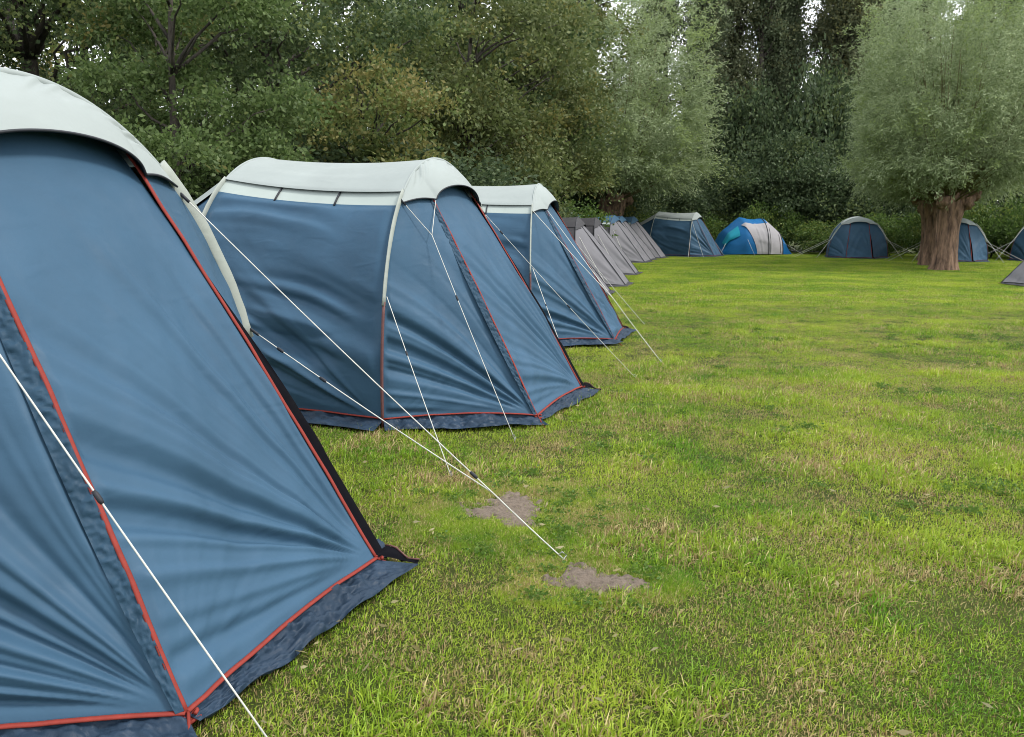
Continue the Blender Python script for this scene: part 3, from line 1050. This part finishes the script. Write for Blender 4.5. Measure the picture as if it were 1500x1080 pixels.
def willow(loc, rz, label, seed, nl=120000, head_z=2.55, tr=0.39, radius=3.25, top=12.5):
    rs = np.random.RandomState(seed)
    root = thing('pollard_willow', loc, rz, label, 'tree', 'pollard willows on the meadow')
    # gnarled trunk
    nz, na = 60, 72
    Z = np.linspace(-0.1, head_z + 0.35, nz)
    th = np.linspace(0, 2 * np.pi, na, endpoint=False)
    ZZ, TH = np.meshgrid(Z, th, indexing='ij')
    t = ZZ / head_z
    prof = tr * (1.0 + 0.30 * np.exp(-t * 7) - 0.10 * np.sin(np.pi * np.clip(t, 0, 1)) + 0.16 * sstep(0.62, 0.95, t))
    prof = prof * np.sqrt(np.clip(1 - ((ZZ - head_z * 0.9) / (head_z * 0.10 + 0.46)).clip(0, 1) ** 2, 0.0004, 1))
    cs, sn = np.cos(TH) * 1.6, np.sin(TH) * 1.6
    rid = 0.16 * n2(cs * 2.6 + 0.15 * n1(ZZ * 2, seed), sn * 2.6 + 7, seed) + 0.10 * n2(cs * 6, sn * 6 + ZZ * 0.35, seed + 1) + 0.05 * n2(TH * 9, ZZ * 2.2, seed + 2)
    lump = 0.20 * np.maximum(0, n2(cs * 3 + 3, sn * 3 + ZZ * 3.3, seed + 4)) * sstep(0.55, 0.9, t)
    rad = prof * (1 + rid + lump)
    V = np.stack([rad * np.cos(TH) + 0.05 * ZZ, rad * np.sin(TH), ZZ], -1).reshape(-1, 3)
    link('trunk', mesh_np('trunk', V, grid_faces(nz, na, True)), M['bark_willow'], root)
    # side burl
    for (bx, by, bz, br) in ((0.52, -0.22, head_z * 0.97, 0.30), (-0.35, -0.25, head_z * 0.98, 0.26), (0.85, -0.15, head_z * 1.06, 0.22)):
        ph = np.linspace(0.02, np.pi - 0.02, 14)
        PH, TH2 = np.meshgrid(ph, np.linspace(0, 2 * np.pi, 18, endpoint=False), indexing='ij')
        rr = br * (1 + 0.35 * n2(PH * 3, np.cos(TH2) * 2 + 3, seed + 9) + 0.18 * n2(PH * 7, np.sin(TH2) * 5, seed + 8))
        V = np.stack([bx + rr * np.sin(PH) * np.cos(TH2), by + rr * np.sin(PH) * np.sin(TH2), bz + rr * np.cos(PH) * 0.9], -1).reshape(-1, 3)
        link('burl', mesh_np('burl', V, grid_faces(14, 18, True)), M['bark_willow'], root)
    # shoots
    parts = []
    ns = 260
    LP, LD = [], []
    per = nl // ns
    for i in range(ns):
        az = rs.uniform(0, 2 * np.pi)
        u = rs.uniform() ** 0.62
        tilt = u * R(74)
        ln = (top - head_z) * (1.0 - 0.60 * u ** 1.5) * rs.uniform(0.72, 1.05)
        d0 = np.array([math.sin(tilt) * math.cos(az), math.sin(tilt) * math.sin(az), math.cos(tilt)])
        s = np.array([0.35 * math.cos(az), 0.35 * math.sin(az), head_z + rs.uniform(-0.1, 0.3)])
        tt = np.linspace(0, 1, 8)[:, None]
        end = s + d0 * ln
        hor = np.hypot(end[0], end[1])
        if hor > radius:
            end[:2] *= radius / hor * rs.uniform(0.85, 1.05)
        mid = s + d0 * ln * 0.55 + np.array([0, 0, 0.10 * ln])
        br = (1 - tt) ** 2 * s + 2 * tt * (1 - tt) * mid + tt * tt * (end - np.array([0, 0, 0.05 * ln * u]))
        br[1:] += np.cumsum(rs.normal(size=(7, 3)) * 0.035, 0)
        if i < 110:
            parts.append(tube_vf(br[:5], np.linspace(0.028, 0.012, 5), 4))
        nt = 34
        t = rs.uniform(0.10, 1.0, nt) ** 0.75
        ii = t * 7
        i0 = np.minimum(ii.astype(int), 6)
        a_ = br[i0] + (br[i0 + 1] - br[i0]) * (ii - i0)[:, None]
        tang = br[i0 + 1] - br[i0]
        tang /= np.linalg.norm(tang, axis=1)[:, None]
        tdir = tang * 0.75 + rs.normal(size=(nt, 3)) * 0.55
        tdir /= np.linalg.norm(tdir, axis=1)[:, None]
        tlen = rs.uniform(0.35, 1.0, nt)
        wtw = rs.randint(0, nt, per)
        sv = rs.uniform(0.05, 1, per)
        p = a_[wtw] + tdir[wtw] * (tlen[wtw] * sv)[:, None] - np.array([0, 0, 0.22]) * (tlen[wtw] * sv ** 2)[:, None] + rs.normal(size=(per, 3)) * 0.035
        LP.append(p)
        LD.append(tdir[wtw] * 0.8 + rs.normal(size=(per, 3)) * 0.45 - np.array([0, 0, 0.35]))
    V, F = join_vf(parts)
    link('shoots', mesh_np('shoots', V, F), M['shoot'], root, kind='stuff')
    V, F = leaves_vf(np.vstack(LP), np.vstack(LD), 0.14, 0.036, rs)
    link('crown', mesh_np('crown', V, F, smooth=False), M['leaf_willow'], root, kind='stuff')
    return root


w1 = willow((15.98, 30.4, 0), R(0), 'nearest pollard willow with gnarled brown trunk, front of its row', 41)
w2 = dup(w1, (17.28, 33.8, 0), R(140), (0.95, 0.95, 1.0), 'pollard willow second in the row, trunk just left of the front one')
w3 = dup(w1, (19.35, 38.2, 0), R(250), (1.0, 1.0, 0.95), 'rearmost pollard willow of the right-hand row, thin reddish trunk edge showing')
w4 = dup(w1, (5.2, 43.5, 0), R(60), (1.5, 1.5, 1.2), 'tall pollard willow rising behind the grey tents in the left row')

# left hedgerow, near to far
broadleaf('oak_tree', (-8.6, 15.5, 0), 'dark leafy tree with a straight trunk at the top left', 13.5, 1.0, 3.9, 58000, 0.085, 'leaf_oak', 51, 0.20, lobes=40)
broadleaf('field_maple', (-5.3, 13.0, 0), 'light green small tree right behind the first two tents', 7.2, 0.5, 1.9, 34000, 0.075, 'leaf_light', 52, 0.10, lobes=20)
broadleaf('oak_tree', (-5.2, 18.5, 0), 'dense dark green tree left of the yellowing one', 13.0, 0.8, 3.6, 70000, 0.095, 'leaf_oak', 53, 0.2, lobes=40)
broadleaf('maple_tree', (-2.3, 16.2, 0), 'yellowing brown tree behind the second blue tent', 5.3, 0.5, 1.7, 20000, 0.085, 'leaf_autumn', 54, 0.10, lobes=24)
broadleaf('hazel_tree', (-1.2, 23.0, 0), 'olive green bushy tree above the third blue tent', 9.6, 0.3, 2.9, 40000, 0.115, 'leaf_olive', 55, 0.14, lobes=36)
broadleaf('hazel_tree', (0.7, 29.5, 0), 'tall olive bushy tree left of the far willow', 11.0, 0.3, 3.2, 50000, 0.12, 'leaf_olive', 56, 0.14, lobes=36)
broadleaf('maple_tree', (-13.8, 20.0, 0), 'reddish brown tinged tree at the far left edge', 11.0, 0.8, 3.2, 18000, 0.13, 'leaf_autumn', 57, 0.18, lobes=30)
broadleaf('oak_tree', (-1.5, 29.0, 0), 'dark tree filling the gap behind the olive trees', 12.5, 0.6, 4.2, 34000, 0.16, 'leaf_oak', 58, 0.22, lobes=34)
broadleaf('oak_tree', (-12.5, 27.0, 0), 'tall dark tree far behind the first tent', 12.0, 0.6, 4.5, 22000, 0.17, 'leaf_oak', 59, 0.26, lobes=34)

broadleaf('oak_tree', (4.0, 48.0, 0), 'tall dull green tree directly left behind the far willow', 21.0, 0.5, 4.6, 44000, 0.19, 'leaf_olive', 60, 0.2, lobes=36)

broadleaf('oak_tree', (-7.2, 33.0, 0), 'tall dark tree showing far behind between the light green and yellowing trees', 17.0, 0.6, 4.6, 34000, 0.16, 'leaf_oak', 66, 0.24, lobes=36)

# poplar row
pop = []
for i, sd_ in enumerate((61, 62, 63)):
    pass
POP = [(12.6, 58, 26, 0), (15.4, 60, 29, 1), (17.6, 58, 27, 2), (20.0, 61, 30, 0), (22.3, 59, 27, 1), (24.8, 61, 28, 2), (27.2, 60, 27, 0), (30.2, 62, 28, 1), (33.5, 61, 27, 2), (10.2, 60, 26, 2), (37, 62, 27, 0), (24.2, 65, 27, 1), (13.1, 65, 26, 1), (21.0, 67, 27, 2), (28.9, 67, 26, 1)]
protos = [None] * 3
order = ['leftmost', 'second', 'third', 'fourth', 'fifth', 'sixth', 'seventh', 'eighth', 'ninth', 'tenth', 'eleventh', 'twelfth', 'thirteenth', 'fourteenth', 'rightmost']
rank = sorted(range(len(POP)), key=lambda i: POP[i][0] / POP[i][1])
for i, (x, y, hh, v) in enumerate(POP):
    r_ = rank.index(i)
    lb = 'tall slim dark poplar behind the far hedge, ' + (order[r_] + ' of the row' if r_ in (0, len(POP) - 1) else order[r_] + ' from the left')
    if protos[v] is None:
        protos[v] = broadleaf('poplar_tree', (x, y, 0), lb, hh, 1.5, (1.25, 1.4, 1.2)[v], 26000, 0.17, ('leaf_poplar', 'leaf_poplar_pale', 'leaf_poplar')[v], 61 + v, 0.34, lobes=56, group='poplars behind the far hedge', lobe_r=(0.25, 0.5), vertical=True, width=0.7)
        protos[v]['h'] = hh
    else:
        s = hh / protos[v]['h']
        dup(protos[v], (x, y, 0), i * 1.7, (1, 1, s), lb)

# dark shrub belt under the poplars, brambles in front
sh = [None, None]
SHR = [(6.5, 50.5, 1.0, 1.0), (10.2, 52.0, 1.1, 1.25), (13.6, 52.5, 1.15, 1.1), (17.2, 51.5, 1.1, 1.3), (20.8, 50.5, 1.15, 1.15), (24.5, 48.5, 1.1, 1.0), (28.0, 46.5, 1.1, 1.1), (31.0, 44.0, 1.0, 0.95), (2.6, 46.0, 1.0, 1.0), (15.4, 55.5, 1.3, 1.9), (20.7, 55.5, 1.3, 2.3), (8.4, 55.0, 1.2, 1.4)]
wh = ['above the side-on blue tent', 'between the side-on tent and the dome tent', 'directly above the dome tent', 'between the dome tent and the meadow-facing blue tent', 'above the meadow-facing blue tent', 'behind the pollard willow trunks', 'right of the pollard willow trunks', 'at the right edge', 'behind the far willow', 'rising behind the dome tent', 'rising left of the willow crown', 'rising right of the far willow']
for i, (x, y, s, sz) in enumerate(SHR):
    v = i % 2
    lb = 'big dark shrub in the far hedge ' + wh[i]
    if sh[v] is None:
        sh[v] = broadleaf('hedge_shrub', (x, y, 0), lb, 5.6, 0.1, 2.5, 22000, 0.16, 'leaf_dark', 71 + v, 0.12, lobes=34, cat='shrub', group='dark shrubs of the far hedge', lobe_r=(0.2, 0.36))
    else:
        dup(sh[v], (x, y, 0), i * 1.3, (s, s, sz), lb)
br = [None]
BRB = [(8.3, 46.8), (10.4, 50.2), (12.6, 52.0), (15.6, 49.6), (17.8, 46.5), (20.0, 44.5), (22.0, 42.6), (24.2, 41.5), (26.4, 41.2), (4.0, 41.5), (1.8, 36.0), (28.3, 39.5)]
wb = ['behind the blue-roofed grey tents', 'behind the side-on blue tent', 'behind the left half of the dome tent', 'just right of the dome tent', 'left of the meadow-facing blue tent', 'right behind the meadow-facing blue tent', 'left of the willow trunks', 'right of the half hidden blue tent', 'behind the blue tent at the right edge', 'under the far willow', 'behind the middle grey tent', 'at the very right edge']
for i, (x, y) in enumerate(BRB):
    lb = 'low bright green bramble bush ' + wb[i]
    if br[0] is None:
        br[0] = broadleaf('bramble_bush', (x, y, 0), lb, 2.2, 0.0, 1.7, 9000, 0.12, 'leaf_bramble', 81, 0.04, lobes=22, cat='bush', group='low bramble bushes along the meadow edge', lobe_r=(0.2, 0.34))
    else:
        dup(br[0], (x, y, 0), i * 2.1, (1.0 + 0.1 * (i % 3), 1.0, 0.85 + 0.15 * (i % 4)), lb)
# shrubs filling the bottom of the left hedgerow
LH = [(-7.2, 13.2), (-9.8, 13.0), (-5.0, 15.8), (-3.3, 16.6), (-1.4, 19.6), (-1.0, 25.0), (0.0, 31.5), (-12.6, 14.6)]
wl_ = ['behind the first tent roof', 'at the left edge behind the first tent', 'left behind the second tent', 'behind the second tent roof', 'behind the gap between second and third tent', 'behind the third tent', 'behind the nearer grey tents', 'farthest left']
for i, (x, y) in enumerate(LH):
    dup(sh[i % 2], (x, y, 0), i * 0.9, (0.75, 0.75, 0.62), 'dark leafy hedge shrub ' + wl_[i])['group'] = 'dark shrubs of the left hedgerow'

# ------------------------------------------------------------------ grass
def grass_material():
    m, N, L, b = new_mat('grass_blades')
    ge = N.new('ShaderNodeNewGeometry')

    def noise(scale, det=4, rough=0.6):
        n = N.new('ShaderNodeTexNoise')
        n.inputs['Scale'].default_value = scale
        n.inputs['Detail'].default_value = det
        n.inputs['Roughness'].default_value = rough
        L.new(ge.outputs['Position'], n.inputs['Vector'])
        return n

    def mapr(src, a, b_, c=0.0, d=1.0):
        r = N.new('ShaderNodeMapRange')
        r.inputs['From Min'].default_value = a
        r.inputs['From Max'].default_value = b_
        r.inputs['To Min'].default_value = c
        r.inputs['To Max'].default_value = d
        L.new(src, r.inputs['Value'])
        return r.outputs[0]

    def mixc(fac, a, b_):
        x = N.new('ShaderNodeMix')
        x.data_type = 'RGBA'
        L.new(fac, x.inputs[0])
        for s, v in ((6, a), (7, b_)):
            if isinstance(v, tuple):
                x.inputs[s].default_value = v
            else:
                L.new(v, x.inputs[s])
        return x.outputs[2]

    def math_(op, a, b_):
        x = N.new('ShaderNodeMath')
        x.operation = op
        for s, v in ((0, a), (1, b_)):
            if isinstance(v, (int, float)):
                x.inputs[s].default_value = v
            else:
                L.new(v, x.inputs[s])
        return x.outputs[0]
    rnd = ge.outputs['Random Per Island']
    big = noise(0.55, 4).outputs['Fac']
    midn = noise(2.6, 4, 0.65).outputs['Fac']
    green = mixc(mapr(midn, 0.35, 0.65), (0.150, 0.335, 0.014, 1), (0.420, 0.540, 0.038, 1))
    green = mixc(mapr(rnd, 0.0, 1.0, 0.0, 0.85), green, (0.045, 0.130, 0.012, 1))
    yel = mixc(mapr(big, 0.42, 0.66), green, mixc(rnd, (0.47, 0.51, 0.060, 1), (0.30, 0.43, 0.028, 1)))
    # straw: random blades, more of them in worn patches
    worn = noise(1.35, 5, 0.7).outputs['Fac']
    sp = N.new('ShaderNodeSeparateXYZ')
    L.new(ge.outputs['Position'], sp.inputs[0])
    sm = math_('MULTIPLY', math_('ADD', mapr(worn, 0.45, 0.66, 0.0, 0.80), 0.12), mapr(sp.outputs['Y'], 8.0, 22.0, 1.0, 0.35))
    rs2 = math_('FRACT', math_('MULTIPLY', rnd, 7.31), 0.0)
    isstraw = math_('LESS_THAN', rs2, sm)
    straw = mixc(math_('FRACT', math_('MULTIPLY', rnd, 23.7), 0.0), (0.58, 0.48, 0.23, 1), (0.20, 0.125, 0.055, 1))
    col = mixc(isstraw, yel, straw)
    L.new(col, b.inputs['Base Color'])
    b.inputs['Roughness'].default_value = 0.5
    b.inputs['Specular IOR Level'].default_value = 0.35
    t = N.new('ShaderNodeBsdfTranslucent')
    L.new(col, t.inputs['Color'])
    ms = N.new('ShaderNodeMixShader')
    ms.inputs[0].default_value = 0.35
    L.new(b.outputs[0], ms.inputs[1])
    L.new(t.outputs[0], ms.inputs[2])
    L.new(ms.outputs[0], N['Material Output'].inputs['Surface'])
    return m


M['grass'] = grass_material()
M['clover'] = leaf_mat('clover_leaves', (0.060, 0.135, 0.020, 1), (0.160, 0.250, 0.045, 1))


def clump_mesh(name, seed, nb, size, h0, h1, wid, flop, tuft=0):
    rs = np.random.RandomState(seed)
    if tuft:
        c = rs.uniform(-size / 2, size / 2, (tuft, 2))
        base = c[rs.randint(0, tuft, nb)] + rs.normal(size=(nb, 2)) * 0.022
    else:
        base = rs.uniform(-size / 2, size / 2, (nb, 2))
    az = rs.uniform(0, 2 * np.pi, nb)
    hgt = rs.uniform(h0, h1, nb)
    fl = np.abs(rs.normal(size=nb)) * flop
    d = np.stack([np.cos(az), np.sin(az)], -1)
    sd2 = np.stack([-np.sin(az + 0.7), np.cos(az + 0.7)], -1)
    lv = [0, 0.4, 0.75, 1.0]
    ww = [1.0, 0.9, 0.6, 0.05]
    V = np.zeros((nb, 8, 3))
    for i, (t, q) in enumerate(zip(lv, ww)):
        ang = fl * t
        xy = base + d * (hgt * t * np.sin(np.clip(ang, 0, 1.45)))[:, None]
        z = hgt * t * np.cos(np.clip(ang, 0, 1.45)) - 0.008
        o = sd2 * (wid * rs.uniform(0.7, 1.3, nb) * q / 2)[:, None]
        V[:, 2 * i, :2] = xy - o
        V[:, 2 * i + 1, :2] = xy + o
        V[:, 2 * i, 2] = z
        V[:, 2 * i + 1, 2] = z
    F = np.array([[0, 1, 3, 2], [2, 3, 5, 4], [4, 5, 7, 6]])
    F = (F[None] + 8 * np.arange(nb)[:, None, None]).reshape(-1, 4)
    me = mesh_np(name, V.reshape(-1, 3), F, smooth=False)
    me.materials.append(M['grass'])
    return me


def clover_mesh(name, seed):
    rs = np.random.RandomState(seed)
    n = 70
    P = np.zeros((n, 3))
    r = np.abs(rs.normal(size=n)) * 0.05
    a = rs.uniform(0, 6.28, n)
    P[:, 0], P[:, 1], P[:, 2] = r * np.cos(a), r * np.sin(a), rs.uniform(0.005, 0.03, n)
    D = rs.normal(size=(n, 3))
    D[:, 2] = 0.25 * np.abs(D[:, 2])
    V, F = leaves_vf(P, D, 0.020, 0.014, rs)
    me = mesh_np(name, V, F, smooth=False)
    me.materials.append(M['clover'])
    return me


protos_col = bpy.data.collections.new('grass_clumps')
specs = []
for i in range(4):
    specs.append(clump_mesh('clump', 100 + i, 430, 0.34, 0.012, 0.040, 0.0044, 1.5))      # 0-3 mown sward
for i in range(2):
    specs.append(clump_mesh('clump', 110 + i, 260, 0.26, 0.025, 0.075, 0.0052, 1.25, 7))   # 4-5 longer tufts
for i in range(2):
    specs.append(clump_mesh('clump', 120 + i, 330, 0.34, 0.015, 0.055, 0.0042, 2.8))       # 6-7 flattened
for i in range(2):
    specs.append(clover_mesh('clover', 130 + i))                                            # 8-9 weeds
for i in range(3):
    specs.append(clump_mesh('clump', 140 + i, 700, 0.9, 0.025, 0.060, 0.011, 1.0))         # 10-12 far sward
specs.append(clump_mesh('clump', 150, 26, 0.07, 0.010, 0.034, 0.0034, 1.5))                # 13 sparse tuft
for i, me in enumerate(specs):
    o = bpy.data.objects.new('clump_%02d' % i, me)
    protos_col.objects.link(o)


def in_tent(x, y):
    out = np.zeros(x.shape, bool)
    for (cx, cy, rz) in ((-1.828, 3.315, -18.17), (-0.53, 7.514, -21.15), (0.543, 11.962, -12.645)):
        c, s = math.cos(R(rz)), math.sin(R(rz))
        u = (x - cx) * c + (y - cy) * s
        v = -(x - cx) * s + (y - cy) * c
        half = np.where(u < 0, 1.32, lerp(1.32, 0.66, np.clip(u / 1.05, 0, 1)))
        out |= (u > -4.2) & (u < 1.05) & (np.abs(v) < half)
    return out


rs = np.random.RandomState(5)


def frustum_points(y0, y1, dens):
    xm = 0.85 * y1 + 3.2
    st = dens ** -0.5
    y, x = np.meshgrid(np.arange(y0, y1, st), np.arange(-xm, xm, st), indexing='ij')
    x = (x + rs.uniform(-0.6, 0.6, x.shape) * st).ravel()
    y = (y + rs.uniform(-0.6, 0.6, y.shape) * st).ravel()
    ok = (x < 0.85 * y + 3.0) & (x > -0.68 * y - 1.0) & (x > -4.5 - 0.1 * y)
    return x[ok], y[ok]


PX, PY, PI, PS = [], [], [], []
for (y0, y1, dens, far) in ((0.6, 4.5, 78, 0), (4.5, 9, 56, 0), (9, 17, 34, 0), (17, 28, 7.0, 1), (28, 50, 4.0, 1)):
    x, y = frustum_points(y0, y1, dens)
    ok = ~in_tent(x, y)
    sf = soil_field(x, y)
    ok &= (sf < np.where(y > 4, -0.95, -1.3))
    x, y, sf = x[ok], y[ok], sf[ok]
    r = rs.rand(len(x))
    nz = n2(x * 2.1, y * 2.1, 77) + 0.5 * n2(x * 5, y * 5, 78)
    if far:
        idx = rs.randint(10, 13, len(x))
        sc = rs.uniform(0.75, 1.15, len(x)) * (1.0 if y0 < 20 else 1.25)
    else:
        idx = rs.randint(0, 4, len(x))
        idx = np.where((nz > 0.28) & (r < 0.55), rs.randint(4, 6, len(x)), idx)
        idx = np.where((nz < -0.38) & (r < 0.6), rs.randint(6, 8, len(x)), idx)
        wz = n2(x * 1.3 + 9, y * 1.3, 79)
        idx = np.where((wz > 0.45) & (r > 0.86), rs.randint(8, 10, len(x)), idx)
        sc = rs.uniform(0.75, 1.2, len(x)) * (1 + 0.25 * np.clip(nz, -1, 1)) * np.where(idx >= 8, 1.1, 1)
    PX.append(x), PY.append(y), PI.append(idx), PS.append(sc)
# thin blades standing in the worn soil
n = 900
x = rs.uniform(-0.35, 0.7, n)
y = rs.uniform(3.3, 4.8, n)
sf = soil_field(x, y)
ok = (sf > -0.35) & (rs.rand(n) < np.where(sf > 0.45, 0.12, 0.85))
PX.append(x[ok]), PY.append(y[ok]), PI.append(np.full(ok.sum(), 13)), PS.append(rs.uniform(0.6, 1.2, ok.sum()))
# clover crowding the rim of the bare patches
n = 900
x = rs.uniform(-0.6, 0.9, n)
y = rs.uniform(3.0, 5.0, n)
sf = soil_field(x, y)
ok = (sf > -1.6) & (sf < 0.05) & (rs.rand(n) < 0.10 + 0.35 * (n2(x * 6, y * 6, 91) > 0.1))
PX.append(x[ok]), PY.append(y[ok]), PI.append(rs.randint(8, 10, ok.sum())), PS.append(rs.uniform(0.6, 1.1, ok.sum()))
# small sward right up to the rim
n = 6000
x = rs.uniform(-0.6, 0.9, n)
y = rs.uniform(3.0, 5.0, n)
sf = soil_field(x, y)
ok = (sf > -1.6) & (sf < -0.12) & (rs.rand(n) < 0.6)
PX.append(x[ok]), PY.append(y[ok]), PI.append(np.full(ok.sum(), 4)), PS.append(rs.uniform(0.30, 0.55, ok.sum()))
PX, PY, PI, PS = map(np.concatenate, (PX, PY, PI, PS))
npt = len(PX)
pm = bpy.data.meshes.new('lawn_grass')
pm.vertices.add(npt)
pz = 0.012 * fbm2(PX * 0.7, PY * 0.7, 3) - 0.014
pm.vertices.foreach_set('co', np.stack([PX, PY, pz], -1).astype(np.float32).ravel())
for nm, ty, val in (('pick', 'INT', PI.astype(np.int32)), ('size', 'FLOAT', PS.astype(np.float32)), ('turn', 'FLOAT', rs.uniform(0, 6.283, npt).astype(np.float32))):
    at = pm.attributes.new(nm, ty, 'POINT')
    at.data.foreach_set('value', val)
lawn = link('lawn_grass', pm, None, None, kind='stuff', label='short patchy green and straw coloured grass covering the meadow', category='grass')
ng = bpy.data.node_groups.new('scatter_grass', 'GeometryNodeTree')
ng.interface.new_socket('Geometry', in_out='INPUT', socket_type='NodeSocketGeometry')
ng.interface.new_socket('Geometry', in_out='OUTPUT', socket_type='NodeSocketGeometry')
gi = ng.nodes.new('NodeGroupInput')
go = ng.nodes.new('NodeGroupOutput')
iop = ng.nodes.new('GeometryNodeInstanceOnPoints')
ci = ng.nodes.new('GeometryNodeCollectionInfo')
ci.inputs['Collection'].default_value = protos_col
ci.inputs['Separate Children'].default_value = True
ci.inputs['Reset Children'].default_value = True


def nattr(nm, ty):
    a = ng.nodes.new('GeometryNodeInputNamedAttribute')
    a.data_type = ty
    a.inputs['Name'].default_value = nm
    return a.outputs['Attribute']


cxyz = ng.nodes.new('ShaderNodeCombineXYZ')
ng.links.new(nattr('turn', 'FLOAT'), cxyz.inputs['Z'])
ng.links.new(gi.outputs[0], iop.inputs['Points'])
ng.links.new(ci.outputs[0], iop.inputs['Instance'])
iop.inputs['Pick Instance'].default_value = True
ng.links.new(nattr('pick', 'INT'), iop.inputs['Instance Index'])
ng.links.new(cxyz.outputs[0], iop.inputs['Rotation'])
ng.links.new(nattr('size', 'FLOAT'), iop.inputs['Scale'])
ng.links.new(iop.outputs[0], go.inputs[0])
md = lawn.modifiers.new('scatter', 'NODES')
md.node_group = ng
print('grass points', npt)

# a few fallen leaves lying on the turf
rs = np.random.RandomState(77)
n = 520
ly = 1.8 + 20 * rs.rand(n) ** 1.6
lx = rs.uniform(-0.6, 0.68, n) * ly
ok = ~in_tent(lx, ly)
P = np.stack([lx, ly, rs.uniform(0.012, 0.035, n)], -1)[ok]
D = rs.normal(size=P.shape) * np.array([1, 1, 0.25])
V, F = leaves_vf(P, D, 0.045, 0.016, rs)
link('fallen_leaves', mesh_np('fallen_leaves', V, F, smooth=False), leaf_mat('fallen_willow_leaves', (0.30, 0.25, 0.10, 1), (0.40, 0.36, 0.22, 1)), kind='stuff', label='scattered dry willow leaves lying on the lawn', category='leaves')
